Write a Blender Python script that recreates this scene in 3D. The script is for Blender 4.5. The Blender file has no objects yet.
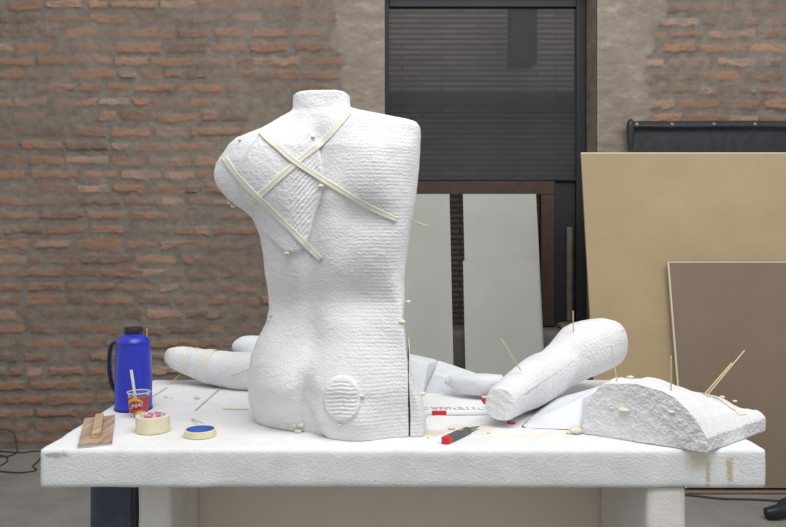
import bpy, bmesh, math, random
import numpy as np
from mathutils import Vector, Matrix
random.seed(7)
C = bpy.context.scene.collection
F = 766.0; CX = 393.0; HY = 232.0; CZ = 1.45; TZ = 0.85   # focal length in px, principal point, eye height, table height
PI = math.pi

def P(px, py, Y):
    return Vector(((px-CX)/F*Y, Y, CZ-(py-HY)/F*Y))
def T(px, py, z=TZ):                    # point of a level surface at height z
    Y = (CZ-z)*F/(py-HY)
    return P(px, py, Y)

# ------------------------------------------------------------------ noise
def _h(ix, iy, iz, seed):
    n = (ix.astype(np.int64)*374761393 + iy.astype(np.int64)*668265263 + iz.astype(np.int64)*2147483647 + seed*974711) & 0xffffffff
    n = ((n ^ (n >> 13))*1274126177) & 0xffffffff
    n = (n ^ (n >> 16)) & 0xffffffff
    return n.astype(np.float64)/0xffffffff
def vn(x, y, z=0.0, seed=0):
    x = np.asarray(x, float); y = np.asarray(y, float)+0*x; z = np.asarray(z, float)+0*x
    ix, iy, iz = np.floor(x), np.floor(y), np.floor(z)
    fx, fy, fz = x-ix, y-iy, z-iz
    fx = fx*fx*(3-2*fx); fy = fy*fy*(3-2*fy); fz = fz*fz*(3-2*fz)
    r = 0
    for a in (0, 1):
        for b in (0, 1):
            for c in (0, 1):
                w = (fx if a else 1-fx)*(fy if b else 1-fy)*(fz if c else 1-fz)
                r = r + w*_h(ix+a, iy+b, iz+c, seed)
    return r*2-1
def fbm(x, y, z=0.0, seed=0, o=4):
    r = 0; a = 1; t = 0; f = 1
    for k in range(o):
        r = r + a*vn(np.asarray(x)*f, np.asarray(y)*f, np.asarray(z)*f, seed+k*17); t += a; a *= .5; f *= 2
    return r/t
def sstep(e0, e1, x):
    t = np.clip((np.asarray(x, float)-e0)/(e1-e0), 0, 1); return t*t*(3-2*t)
def gauss(x, y, cx, cy, sx, sy, rot=0):
    dx, dy = x-cx, y-cy
    c, s = math.cos(rot), math.sin(rot)
    a, b = (dx*c+dy*s)/sx, (-dx*s+dy*c)/sy
    return np.exp(-.5*(a*a+b*b))

# ------------------------------------------------------------------ materials
def lin(c):
    return tuple(((v/255)/12.92 if v/255 <= .04045 else ((v/255+.055)/1.055)**2.4) for v in c)+(1,)
class NT:
    def __init__(s, name, rough=.8, spec=.3):
        s.m = bpy.data.materials.new(name); s.m.use_nodes = True
        s.t = s.m.node_tree; s.b = s.t.nodes['Principled BSDF']; s.o = s.t.nodes['Material Output']
        s.b.inputs['Roughness'].default_value = rough
        s.b.inputs['Specular IOR Level'].default_value = spec
        s._co = None
    def n(s, typ, **kw):
        nd = s.t.nodes.new(typ)
        for k, v in kw.items():
            if k in nd.inputs: nd.inputs[k].default_value = v
            else: setattr(nd, k, v)
        return nd
    def l(s, a, b): s.t.links.new(a, b)
    def co(s, scale=(1, 1, 1), world=False):
        if s._co is None: s._co = s.n('ShaderNodeTexCoord')
        mp = s.n('ShaderNodeMapping'); mp.inputs['Scale'].default_value = scale
        if world:
            g = s.n('ShaderNodeNewGeometry'); s.l(g.outputs['Position'], mp.inputs[0])
        else: s.l(s._co.outputs['Object'], mp.inputs[0])
        return mp.outputs[0]
    def noise(s, scale, detail=4, rough=.6, st=(1, 1, 1), world=False):
        nd = s.n('ShaderNodeTexNoise', Scale=scale, Detail=detail, Roughness=rough); s.l(s.co(st, world), nd.inputs['Vector']); return nd.outputs['Fac']
    def ramp(s, f, stops):
        r = s.n('ShaderNodeValToRGB'); e = r.color_ramp.elements
        while len(e) < len(stops): e.new(.5)
        for i, (p, c) in enumerate(stops): e[i].position = p; e[i].color = c
        s.l(f, r.inputs[0]); return r.outputs[0]
    def mix(s, f, a, b, blend='MIX'):
        m = s.n('ShaderNodeMix', data_type='RGBA', blend_type=blend)
        for v, i in ((f, 0), (a, 6), (b, 7)):
            if hasattr(v, 'links'): s.l(v, m.inputs[i])
            else: m.inputs[i].default_value = v
        return m.outputs[2]
    def math(s, op, a, b=0.0):
        m = s.n('ShaderNodeMath', operation=op)
        for v, i in ((a, 0), (b, 1)):
            if hasattr(v, 'links'): s.l(v, m.inputs[i])
            else: m.inputs[i].default_value = v
        return m.outputs[0]
    def attr(s, name): return s.n('ShaderNodeAttribute', attribute_name=name).outputs['Fac']
    def col(s, v):
        if hasattr(v, 'links'): s.l(v, s.b.inputs['Base Color'])
        else: s.b.inputs['Base Color'].default_value = v
    def bump(s, h, strength=.3, dist=.002):
        b = s.n('ShaderNodeBump', Strength=strength, Distance=dist); s.l(h, b.inputs['Height'])
        prev = s.b.inputs['Normal']
        if prev.is_linked: s.l(prev.links[0].from_socket, b.inputs['Normal'])
        s.l(b.outputs[0], prev)

def plain(name, c, rough=.6, spec=.3, metal=0, var=.08, bs=60, bstr=.15):
    m = NT(name, rough, spec); m.b.inputs['Metallic'].default_value = metal
    f = m.noise(bs, 3)
    a = lin(c); k = 1-var; b = (a[0]*k, a[1]*k, a[2]*k, 1)
    m.col(m.ramp(f, [(.3, b), (.7, a)])); m.bump(f, bstr, .001)
    return m.m

def foam(name, c=(240, 240, 241), bead=120, strength=.55, ridge=0, ridge_dir=(0, 0, 1), dirt=0.0, spots=()):
    """expanded polystyrene: bead cells, faint dirt; ridge = hot wire cut lines"""
    m = NT(name, .75, .25)
    v = m.n('ShaderNodeTexVoronoi', Scale=bead); m.l(m.co(), v.inputs['Vector'])
    base = lin(c)
    n1 = m.noise(9, 5)
    dk = tuple(x*(1-.10) for x in base[:3])+(1,)
    cc = m.ramp(n1, [(.3, dk), (.6, base)])
    if dirt:
        n2 = m.noise(3.1, 6, .7)
        cc = m.mix(m.ramp(n2, [(.50, (0, 0, 0, 1)), (.72, (dirt, dirt, dirt, 1))]), cc, lin((205, 196, 182)))
    for (p, r, colr, k) in spots:       # stains, each with a shape of its own, on the thing itself
        g = m.n('ShaderNodeNewGeometry'); mp = m.n('ShaderNodeMapping', vector_type='POINT')
        sx, sy, sz = r
        mp.inputs['Location'].default_value = (-p[0]/sx, -p[1]/sy, -p[2]/sz); mp.inputs['Scale'].default_value = (1/sx, 1/sy, 1/sz)
        m.l(g.outputs['Position'], mp.inputs[0])
        ln = m.n('ShaderNodeVectorMath', operation='LENGTH'); m.l(mp.outputs[0], ln.inputs[0])
        nz = m.noise(38, 5, .7, world=True)
        d = m.math('ADD', ln.outputs['Value'], m.math('MULTIPLY', m.math('SUBTRACT', nz, .5), 2.6))
        cc = m.mix(m.ramp(d, [(.45, (k, k, k, 1)), (1.0, (0, 0, 0, 1))]), cc, lin(colr))
    m.col(cc)
    m.bump(v.outputs['Distance'], strength, .004)
    m.bump(m.noise(80, 4, .7), strength*.6, .005)
    if ridge:
        w = m.n('ShaderNodeTexWave', wave_type='BANDS', Scale=ridge, Distortion=1.2); w.inputs['Detail'].default_value = 2
        w.bands_direction = {(1, 0, 0): 'X', (0, 1, 0): 'Y', (0, 0, 1): 'Z'}.get(ridge_dir, 'DIAGONAL')
        m.l(m.co(), w.inputs['Vector']); m.bump(w.outputs['Fac'], .35, .003)
    return m.m

# ------------------------------------------------------------------ objects
def link(name, me, mat, parent=None, smooth=True, loc=None):
    o = bpy.data.objects.new(name, me); C.objects.link(o)
    if mat is not None: me.materials.append(mat)
    if smooth:
        me.polygons.foreach_set('use_smooth', [True]*len(me.polygons))
    if parent is not None: o.parent = parent
    elif loc is not None: o.location = loc
    me.update(); return o
def mesh(name, V, Fc, mat, parent=None, smooth=True, origin=None, sharp=None):
    """V in world metres; vertices are stored relative to the parent's (or the own) origin"""
    V = np.asarray(V, float).reshape(-1, 3)
    if parent is not None:
        org = Vector((0, 0, 0)); p = parent
        while p is not None: org += p.location; p = p.parent
    else:
        if origin is None: origin = ((V[:, 0].min()+V[:, 0].max())/2, (V[:, 1].min()+V[:, 1].max())/2, V[:, 2].min())
        org = Vector(origin)
    me = bpy.data.meshes.new(name); me.from_pydata([tuple(v) for v in (V-np.array(org))], [], [tuple(int(i) for i in f) for f in Fc]); me.validate()
    bm = bmesh.new(); bm.from_mesh(me); bmesh.ops.recalc_face_normals(bm, faces=bm.faces); bm.to_mesh(me); bm.free()
    o = link(name, me, mat, parent, smooth, None if parent is not None else org)
    if sharp:
        try: me.set_sharp_from_angle(angle=math.radians(sharp))
        except Exception: pass
    return o
def tag(o, label=None, cat=None, group=None, kind=None):
    for k, v in (('label', label), ('category', cat), ('group', group), ('kind', kind)):
        if v: o[k] = v
    return o
def thing(name, loc, label, cat, group=None):
    o = bpy.data.objects.new(name, None); C.objects.link(o); o.location = loc; o.empty_display_size = .05
    return tag(o, label, cat, group)
def grid_faces(n, m, wrap=False, off=0, flip=False):
    fs = []
    mm = m if wrap else m-1
    for i in range(n-1):
        for j in range(mm):
            a = off+i*m+j; b = off+i*m+(j+1) % m; c = off+(i+1)*m+(j+1) % m; d = off+(i+1)*m+j
            fs.append((a, b, c, d))
    return fs
def bevel_box(name, lo, hi, mat, parent=None, bev=.004, seg=2, **kw):
    bm = bmesh.new(); bmesh.ops.create_cube(bm, size=1)
    lo, hi = Vector(lo), Vector(hi)
    for v in bm.verts: v.co = Vector([(lo[i]+hi[i])/2+v.co[i]*(hi[i]-lo[i]) for i in range(3)])
    if bev: bmesh.ops.bevel(bm, geom=bm.edges[:], offset=bev, segments=seg, affect='EDGES', profile=.5)
    bm.verts.index_update()
    V = [v.co[:] for v in bm.verts]; Fc = [[v.index for v in f.verts] for f in bm.faces]; bm.free()
    return mesh(name, V, Fc, mat, parent, smooth=False, **kw)
def bar(a, b, w, t, up=(0, 0, 1)):
    """box from a to b, width w along side, thickness t along up -> V,F"""
    a, b = Vector(a), Vector(b); d = (b-a).normalized(); s = d.cross(Vector(up)).normalized(); u = s.cross(d).normalized()
    V = []
    for q in (a, b):
        for i, j in ((-1, -1), (1, -1), (1, 1), (-1, 1)): V.append(tuple(q+s*(i*w/2)+u*(j*t/2)))
    return V, [(0, 1, 2, 3), (4, 7, 6, 5), (0, 4, 5, 1), (1, 5, 6, 2), (2, 6, 7, 3), (3, 7, 4, 0)]
def join(parts):
    V = []; Fc = []
    for v, f in parts:
        o = len(V); V += [tuple(x) for x in v]; Fc += [tuple(i+o for i in q) for q in f]
    return V, Fc
def lathe(prof, c, n=48):
    """prof: (r,z) list, closed at r=0 ends -> V,F"""
    V = []; Fc = []
    for r, z in prof:
        for k in range(n):
            a = 2*PI*k/n; V.append((c[0]+r*math.cos(a), c[1]+r*math.sin(a), c[2]+z))
    Fc = grid_faces(len(prof), n, True)
    if prof[0][0] > 1e-6 and prof[0] != prof[-1]: Fc.append(tuple(range(n))[::-1])
    if prof[-1][0] > 1e-6 and prof[0] != prof[-1]: Fc.append(tuple((len(prof)-1)*n+k for k in range(n)))
    return V, Fc
def catmull(pts, n):
    pts = np.asarray(pts, float); m = len(pts); out = []
    ext = np.vstack([2*pts[0]-pts[1], pts, 2*pts[-1]-pts[-2]])
    for s in np.linspace(0, m-1-1e-9, n):
        i = int(s); t = s-i; p0, p1, p2, p3 = ext[i:i+4]
        out.append(.5*((2*p1)+(-p0+p2)*t+(2*p0-5*p1+4*p2-p3)*t*t+(-p0+3*p1-3*p2+p3)*t**3))
    return np.array(out)
def tube(pts, n=60, m=14, closed=True):
    """pts rows (x,y,z,r) -> V,F ; round section"""
    q = catmull(pts, n); return loft(q[:, :3], q[:, 3], q[:, 3], m)
def loft(cen, ra, rb, m=64, up=(0, 0, 1), fn=None, power=2.0, dome=0.0, bevel=0.0):
    """sections perpendicular to the path; ra sideways half width, rb half height along up"""
    cen = np.asarray(cen, float); n = len(cen)
    d = np.gradient(cen, axis=0); d /= np.linalg.norm(d, axis=1)[:, None]
    V = []; th = np.arange(m)*2*PI/m
    prev = None
    for i in range(n):
        D = Vector(d[i]); S = D.cross(Vector(up))
        if S.length < 1e-3: S = Vector((1, 0, 0))
        S.normalize(); U = S.cross(D).normalized()
        c, s = np.cos(th), np.sin(th)
        cc = np.sign(c)*np.abs(c)**(2/power); ss = np.sign(s)*np.abs(s)**(2/power)
        k = np.ones(m)
        if fn is not None: k = k*fn(i/(n-1), th)
        if bevel:
            e = min(i, n-1-i)
            k = k*(1-bevel*max(0, 1-e/2.0)**2)
        for j in range(m):
            V.append(tuple(Vector(cen[i])+S*(ra[i]*cc[j]*k[j])+U*(rb[i]*ss[j]*k[j])))
    Fc = grid_faces(n, m, True)
    for e, sgn in ((0, -1), (n-1, 1)):
        c0 = len(V); V.append(tuple(Vector(cen[e])+Vector(d[e])*sgn*dome))
        for j in range(m):
            a, b = e*m+j, e*m+(j+1) % m; Fc.append((a, b, c0) if sgn > 0 else (b, a, c0))
    return V, Fc
def rough(V, amp=.002, f=30, seed=1, o=3):
    V = np.array(V, float)
    for k in range(3): V[:, k] += amp*fbm(V[:, 0]*f, V[:, 1]*f, V[:, 2]*f, seed+31*k, o)
    return V
def rbox(lo, hi, step=.02, r=.01, amp=.002, f=25, seed=3, mapf=None, chip=0.0):
    """finely divided box with rounded, worn edges"""
    lo, hi = np.array(lo, float), np.array(hi, float)
    n = [max(2, int(round((hi[i]-lo[i])/step))+1) for i in range(3)]
    idx = {}; V = []; Fc = []
    def vid(i, j, k):
        key = (i, j, k)
        if key not in idx: idx[key] = len(V); V.append([lo[0]+(hi[0]-lo[0])*i/(n[0]-1), lo[1]+(hi[1]-lo[1])*j/(n[1]-1), lo[2]+(hi[2]-lo[2])*k/(n[2]-1)])
        return idx[key]
    for i in range(n[0]-1):
        for j in range(n[1]-1):
            for k, fl in ((0, 1), (n[2]-1, 0)):
                q = (vid(i, j, k), vid(i+1, j, k), vid(i+1, j+1, k), vid(i, j+1, k)); Fc.append(q[::-1] if fl else q)
    for i in range(n[0]-1):
        for k in range(n[2]-1):
            for j, fl in ((0, 0), (n[1]-1, 1)):
                q = (vid(i, j, k), vid(i+1, j, k), vid(i+1, j, k+1), vid(i, j, k+1)); Fc.append(q[::-1] if fl else q)
    for j in range(n[1]-1):
        for k in range(n[2]-1):
            for i, fl in ((0, 1), (n[0]-1, 0)):
                q = (vid(i, j, k), vid(i, j+1, k), vid(i, j+1, k+1), vid(i, j, k+1)); Fc.append(q[::-1] if fl else q)
    V = np.array(V)
    rr = np.full(len(V), r)
    if chip: rr = rr*(1+chip*np.clip(fbm(V[:, 0]*9, V[:, 1]*9, V[:, 2]*9, seed+5, 3)+.1, 0, 1))
    q = np.clip(V, lo+rr[:, None], hi-rr[:, None]); dd = V-q; L = np.linalg.norm(dd, axis=1)
    k = L > 1e-9
    V[k] = q[k]+dd[k]/L[k][:, None]*rr[k][:, None]
    if amp: V = rough(V, amp, f, seed)
    if mapf is not None: V = mapf(V)
    return V, Fc

# ================================================================== MATERIALS
EPS = foam('foam_white', (224, 224, 226), 150, .35)
EPS_R = foam('foam_rough_cut', (224, 224, 226), 110, .7)
EPS_S = foam('foam_smooth', (218, 221, 225), 150, .25)
EPS_W = foam('foam_wire_cut', (224, 224, 226), 130, .45, 18, (0, 0, 1))
TAPE = plain('masking_tape', (226, 217, 184), .6, .3, var=.1, bs=40)
TAPE2 = plain('masking_tape_on_foam', (224, 221, 206), .6, .3, var=.05, bs=60)
WOODS = plain('skewer_wood', (216, 198, 160), .7, .2, var=.25, bs=50)
GLUE = plain('cream_foam_glue', (222, 216, 196), .7, .2, var=.15, bs=120, bstr=.4)
DARKSTEEL = plain('dark_steel', (44, 46, 50), .5, .4, var=.2, bs=30)
BLACKP = plain('black_plastic', (34, 36, 40), .4, .4)
CABLE = plain('cable_rubber', (62, 60, 60), .6, .3)
RED = plain('red_plastic', (205, 40, 48), .4, .4)

def mk_wall():
    m = NT('brick_and_mortar', .92, .12)
    br, tone, pl = m.attr('brick'), m.attr('tone'), m.attr('plaster')
    n1 = m.noise(14, 6, .65); n2 = m.noise(70, 4, .7); n3 = m.noise(1.3, 4)
    mort = m.ramp(n1, [(.3, lin((112, 105, 97))), (.7, lin((142, 133, 122)))])
    brick = m.ramp(tone, [(0, lin((122, 102, 90))), (.35, lin((150, 116, 95))), (.7, lin((172, 128, 102))), (1, lin((184, 154, 132)))])
    brick = m.mix(m.ramp(n2, [(.4, (0, 0, 0, 1)), (.75, (.45, .45, .45, 1))]), brick, lin((118, 92, 80)))
    brick = m.mix(m.ramp(n1, [(.48, (0, 0, 0, 1)), (.66, (.75, .75, .75, 1))]), brick, mort)
    c = m.mix(br, mort, brick)
    pc = m.ramp(m.noise(7, 6, .7, (1, 1, 2.2)), [(.3, lin((134, 124, 114))), (.55, lin((152, 142, 130))), (.75, lin((182, 170, 156)))])
    c = m.mix(pl, c, pc)
    grime = m.ramp(n3, [(.35, (.80, .78, .78, 1)), (.65, (1, 1, 1, 1))])
    c = m.mix(1.0, c, grime, 'MULTIPLY')
    m.col(c); m.bump(n2, .5, .004); m.bump(n1, .4, .008)
    return m.m
WALL = mk_wall()

def mk_floor():
    m = NT('worn_concrete', .85, .2)
    n1 = m.noise(2.2, 6, .65); n2 = m.noise(40, 4)
    c = m.ramp(n1, [(.3, lin((118, 114, 110))), (.7, lin((146, 142, 138)))])
    m.col(c); m.bump(n2, .3, .003); return m.m
FLOOR = mk_floor()
CONC = plain('grey_render', (132, 128, 124), .9, .1, var=.25, bs=9, bstr=.5)

# ================================================================== THE SETTING
WY = 5.12
rows = []
def build_wall(name, x0, x1, z0, z1, seed, plaster_fn, step=.0085):
    rng = np.random.RandomState(seed)
    nx = int((x1-x0)/step)+1; nz = int((z1-z0)/step)+1
    X, Z = np.meshgrid(np.linspace(x0, x1, nx), np.linspace(z0, z1, nz), indexing='xy')
    wx = X+.022*fbm(X*16, Z*20, 0, seed+1, 4); wz = Z+.018*fbm(X*15, Z*15, 0, seed+2, 4)+.010*fbm(X*2, Z*2, 3, seed+3, 2)
    brick = np.zeros_like(X); tone = np.zeros_like(X); prot = np.zeros_like(X)
    z = z0+.03
    while z < z1:
        h = rng.uniform(.050, .064); zc = z+h/2
        x = x0-rng.uniform(0, .3)
        band = (wz > z-.02) & (wz < z+h+.02)
        fade_row = rng.uniform(.75, 1.0)
        while x < x1:
            w = rng.uniform(.20, .33) if rng.rand() > .22 else rng.uniform(.08, .15)
            gap = rng.uniform(.012, .045)
            vis = fade_row if rng.rand() > .12 else rng.uniform(.1, .5)
            hh = h*rng.uniform(.8, 1.05); tn = np.clip(rng.normal(.55, .24), 0, 1); pr = rng.uniform(.003, .012); dz = rng.uniform(-.004, .004)
            sel = band & (wx > x-.02) & (wx < x+w+.02)
            dx = np.minimum(wx[sel]-x, x+w-wx[sel]); dd = np.minimum(wz[sel]-(zc+dz-hh/2), (zc+dz+hh/2)-wz[sel])
            k = sstep(-.006, .012, dx)*sstep(-.006, .009, dd)*vis
            brick[sel] = np.maximum(brick[sel], k); tone[sel] = tn; prot[sel] = np.maximum(prot[sel], k*pr)
            x += w+gap
        z += h+rng.uniform(.030, .043)
    patch = np.clip(sstep(.10, .36, fbm(X*3.1, Z*5.5, 0, seed+9, 4))+.55*sstep(.05, .3, fbm(X*13, Z*26, 0, seed+19, 3)), 0, 1)
    brick *= 1-.55*patch; prot *= 1-.7*patch
    pl = plaster_fn(X, Z); brick *= 1-pl; prot *= 1-pl
    hgt = prot*1.5+.006*fbm(X*14, Z*22, 0, seed+11, 4)+.006*pl*(1+.5*fbm(X*9, Z*16, 0, seed+12, 3))
    V = np.stack([X, WY-hgt, Z], -1).reshape(-1, 3)
    Fc = grid_faces(nz, nx)
    n0 = len(V)
    d = .42
    # the body of the wall behind the face, with its reveals
    bx = [(x0, WY+.012, z0), (x1, WY+.012, z0), (x1, WY+.012, z1), (x0, WY+.012, z1), (x0, WY+d, z0), (x1, WY+d, z0), (x1, WY+d, z1), (x0, WY+d, z1)]
    V2 = np.vstack([V, np.array(bx)]); a = n0
    Fc += [(a, a+4, a+7, a+3), (a+1, a+2, a+6, a+5), (a+3, a+7, a+6, a+2), (a+4, a+5, a+6, a+7), (a, a+3, a+2, a+1)]
    # skirt joining face and body at both ends
    L = [i*nx for i in range(nz)]; R = [i*nx+nx-1 for i in range(nz)]
    sk = []; Vs = []
    for side, ids in ((x0, L), (x1, R)):
        b0 = len(V2)+len(Vs)
        for i in ids: Vs.append((side, WY+.02, V[i][2]))
        for q in range(nz-1): sk.append((ids[q], ids[q+1], b0+q+1, b0+q))
    V2 = np.vstack([V2, np.array(Vs)]); Fc += sk
    o = mesh(name, V2, Fc, WALL, smooth=True, origin=((x0+x1)/2, WY, z0), sharp=60)
    pad = np.zeros(len(V2)-n0)
    one = np.ones(len(V2)-n0)
    for nm, arr, pd in (('brick', brick, pad), ('tone', tone, pad), ('plaster', pl, one)):
        at = o.data.attributes.new(nm, 'FLOAT', 'POINT'); at.data.foreach_set('value', np.concatenate([arr.reshape(-1), pd]).astype(np.float32))
    tag(o, kind='structure'); return o
OX0, OX1, OZ0, OZ1 = -.056, 1.364, .78, 3.20          # the window opening
def plL(X, Z):
    e = -.30+.07*fbm(X*3, Z*7, 0, 91, 4)-.10*sstep(2.2, 2.9, Z)
    k = sstep(-.02, .02, X-e)
    return k*(1-.35*sstep(.1, .4, fbm(X*5, Z*13, 0, 95, 3)))
def plR(X, Z):
    e = 1.70+.06*fbm(X*3, Z*9, 0, 71, 4)+.12*sstep(2.6, 3.0, Z)
    k = sstep(-.02, .02, e-X)
    return k*(1-.25*sstep(.15, .4, fbm(X*5, Z*12, 0, 77, 3)))
build_wall('wall_back_left', -3.9, OX0, 0, 3.7, 11, plL)
build_wall('wall_back_right', OX1, 3.7, 0, 3.7, 23, plR)
tag(mesh('wall_back_sill', *rbox((OX0+.002, WY+.05, 0), (OX1-.002, WY+.42, OZ0), .05, .012, .006, 12, 5), CONC), kind='structure')
tag(mesh('wall_back_lintel', *rbox((OX0+.002, WY+.02, OZ1), (OX1-.002, WY+.42, 3.7), .05, .01, .006, 12, 6), CONC), kind='structure')
# floor of the yard, and the dim room behind the window
fl = bevel_box('floor', (-3.9, -1.2, -.12), (3.7, 8.2, 0), FLOOR, bev=0); tag(fl, kind='structure')
DIM = NT('dim_room_wall', .9, .1)
w_ = DIM.n('ShaderNodeTexBrick', Scale=1.0); w_.inputs['Color1'].default_value = lin((150, 136, 128)); w_.inputs['Color2'].default_value = lin((128, 118, 112)); w_.inputs['Mortar'].default_value = lin((100, 95, 92))
w_.inputs['Brick Width'].default_value = .4; w_.inputs['Row Height'].default_value = .055; w_.inputs['Mortar Size'].default_value = .012
mp = DIM.n('ShaderNodeMapping'); mp.inputs['Rotation'].default_value = (PI/2, 0, 0); DIM.l(DIM.n('ShaderNodeTexCoord').outputs['Object'], mp.inputs[0]); DIM.l(mp.outputs[0], w_.inputs['Vector'])
DIM.col(w_.outputs['Color']); DIM = DIM.m
tag(bevel_box('wall_far', (-2.2, 8.0, 0), (3.6, 8.2, 5.2), DIM, bev=0), kind='structure')
tag(bevel_box('wall_room_left', (-2.35, WY+.42, 0), (-2.2, 8.2, 3.7), CONC, bev=0), kind='structure')
tag(bevel_box('wall_room_right', (3.55, WY+.42, 0), (3.7, 8.2, 3.7), CONC, bev=0), kind='structure')
PIL = plain('dark_pillar', (52, 50, 52), .8, .2)
y = 7.0
tag(bevel_box('trim_1', (P(512, 0, y).x, y, P(0, 62, y).z), (P(537, 0, y).x, y+.3, 3.7), PIL, bev=.01), kind='structure')
tag(bevel_box('trim_2', (-2.2, 7.7, P(0, 92, 7.7).z-.12), (3.55, 8.0, P(0, 92, 7.7).z), PIL, bev=.01), kind='structure')

# ---- window: steel frame with perforated screen above, brown wooden frame below
FY = WY+.30
sc = F/FY
def fx(p): return (p-CX)/sc
def fz(p): return CZ-(p-HY)/sc
win = bpy.data.objects.new('window_1', None); C.objects.link(win); win.location = (fx(480), FY, OZ0); win['kind'] = 'structure'
def framebox(name, x0, z0, x1, z1, y0, y1, mat, parent, bev=.004):
    return bevel_box(name, (x0, y0, z0), (x1, y1, z1), mat, parent, bev)
ztop = OZ1-.003
framebox('frame_post', fx(384.6), fz(180), fx(389), ztop, FY-.03, FY+.03, DARKSTEEL, win)
framebox('frame_post', fx(575.5), OZ0, OX1-.006, ztop, FY-.03, FY+.05, DARKSTEEL, win)
framebox('frame_rail', fx(389), fz(8), fx(575.5), ztop, FY-.03, FY+.03, DARKSTEEL, win)
framebox('frame_rail', fx(389), fz(181), fx(575.5), fz(177.5), FY-.03, FY+.03, DARKSTEEL, win)
def mk_screen():
    m = NT('perforated_screen', .6, .3)
    m.col(m.ramp(m.noise(3, 5), [(.3, lin((66, 67, 72))), (.7, lin((84, 84, 88)))]))
    co = m.co(world=True); sp = m.n('ShaderNodeSeparateXYZ'); m.l(co, sp.inputs[0])
    per = .020; k = 2*PI/per
    sx = m.math('SINE', m.math('MULTIPLY', sp.outputs[0], k)); sz = m.math('SINE', m.math('MULTIPLY', sp.outputs[2], k*.9))
    hole = m.math('GREATER_THAN', m.math('MULTIPLY', sx, sz), .02)
    tr = m.n('ShaderNodeBsdfTransparent'); mx = m.n('ShaderNodeMixShader')
    m.l(hole, mx.inputs[0]); m.l(m.b.outputs[0], mx.inputs[1]); m.l(tr.outputs[0], mx.inputs[2]); m.l(mx.outputs[0], m.o.inputs[0])
    return m.m
framebox('perforated_screen', fx(388.5), fz(178), fx(576), fz(7.5), FY-.001, FY+.001, mk_screen(), win, 0)
BROWN = plain('dark_brown_wood', (84, 68, 60), .7, .2, var=.25, bs=18)
framebox('wood_rail', fx(389), fz(195), fx(553.5), fz(181.5), FY-.04, FY+.04, BROWN, win)
framebox('wood_post', fx(540), OZ0+.006, fx(553.5), fz(195.3), FY-.04, FY+.04, BROWN, win)
framebox('wood_post', fx(389), OZ0+.006, fx(402), fz(195.3), FY-.04, FY+.04, BROWN, win)
framebox('steel_panel', fx(553.8), OZ0+.006, fx(575.3), fz(181.5), FY+.0, FY+.02, DARKSTEEL, win)
st = mesh('plaster_strip', *rbox((fx(566), FY-.03, fz(322)), (fx(572), FY-.002, fz(227)), .02, .004, .004, 20, 9), plain('old_wood_strip', (128, 120, 104), .85, .1, var=.3, bs=25), win)
rb = mesh('crumbled_mortar', *rbox((fx(555), WY+.10, OZ0-.002), (fx(578), WY+.26, OZ0+.035), .012, .012, .014, 22, 19), plain('crumbled_mortar', (138, 132, 120), .9, .1, var=.3, bs=20)); tag(rb, 'crumbled grey mortar lying on window sill by steel post', 'rubble', kind='stuff')

# ================================================================== BOARDS LEANING ON THE WALL
def lean_board(name, xl, xr, zt, yt, yb, th, mat, edge=None, zb=0.0, bev=.002, **kw):
    """leaning sheet: front face from (yb,zb) to (yt,zt)"""
    n = Vector((0, (zt-zb), -(yt-yb))).normalized()*th       # from front face back and down
    V = []
    for x in (xl, xr):
        for yy, zz in ((yb, zb), (yt, zt)):
            V.append((x, yy, zz)); V.append((x, yy+n.y, zz+n.z if zz > zb else zz))
    # order: xl: fb, bb, ft, bt ; xr: fb, bb, ft, bt
    Fc = [(0, 4, 6, 2), (1, 3, 7, 5), (2, 6, 7, 3), (0, 1, 5, 4), (0, 2, 3, 1), (4, 5, 7, 6)]
    return mesh(name, V, Fc, mat, smooth=False, origin=((xl+xr)/2, yb, zb))
def board_mat(name, c1, c2, sc_=2.0):
    m = NT(name, .75, .2); n1 = m.noise(sc_, 5, .6); n2 = m.noise(90, 3)
    m.col(m.ramp(n1, [(.3, lin(c1)), (.7, lin(c2))])); m.bump(n2, .1, .001); return m.m
GREYB = board_mat('grey_white_board', (164, 165, 159), (174, 175, 169))
TAN = board_mat('tan_hardboard', (163, 144, 114), (176, 156, 124))
DTAN = board_mat('brown_hardboard', (124, 108, 92), (134, 118, 102))
EDGE = plain('pale_board_edge', (214, 204, 184), .8, .2)

b = lean_board('insulation_board', P(392, 0, 5.3).x, P(449.5, 0, 5.3).x, P(0, 194, 5.3).z, 5.30, 4.78, .02, GREYB)
tag(b, 'pale grey sheet leaning under window, just right of foam torso', 'board', 'pale grey boards leaning under the window')
b = lean_board('insulation_board', P(463, 0, 5.3).x, P(536, 0, 5.3).x, P(0, 194, 5.3).z, 5.30, 4.84, .02, GREYB)
tag(b, 'taller pale grey sheet behind the shorter one, under brown window rail', 'board', 'pale grey boards leaning under the window')
zt2 = P(0, 260.5, 5.115).z
b = lean_board('insulation_board', P(463, 0, 5.115).x, P(538, 0, 5.115).x, zt2, 5.105, 4.80, .02, GREYB)
tag(b, 'shorter pale grey sheet overlapping the front of a taller one', 'board', 'pale grey boards leaning under the window')

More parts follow.
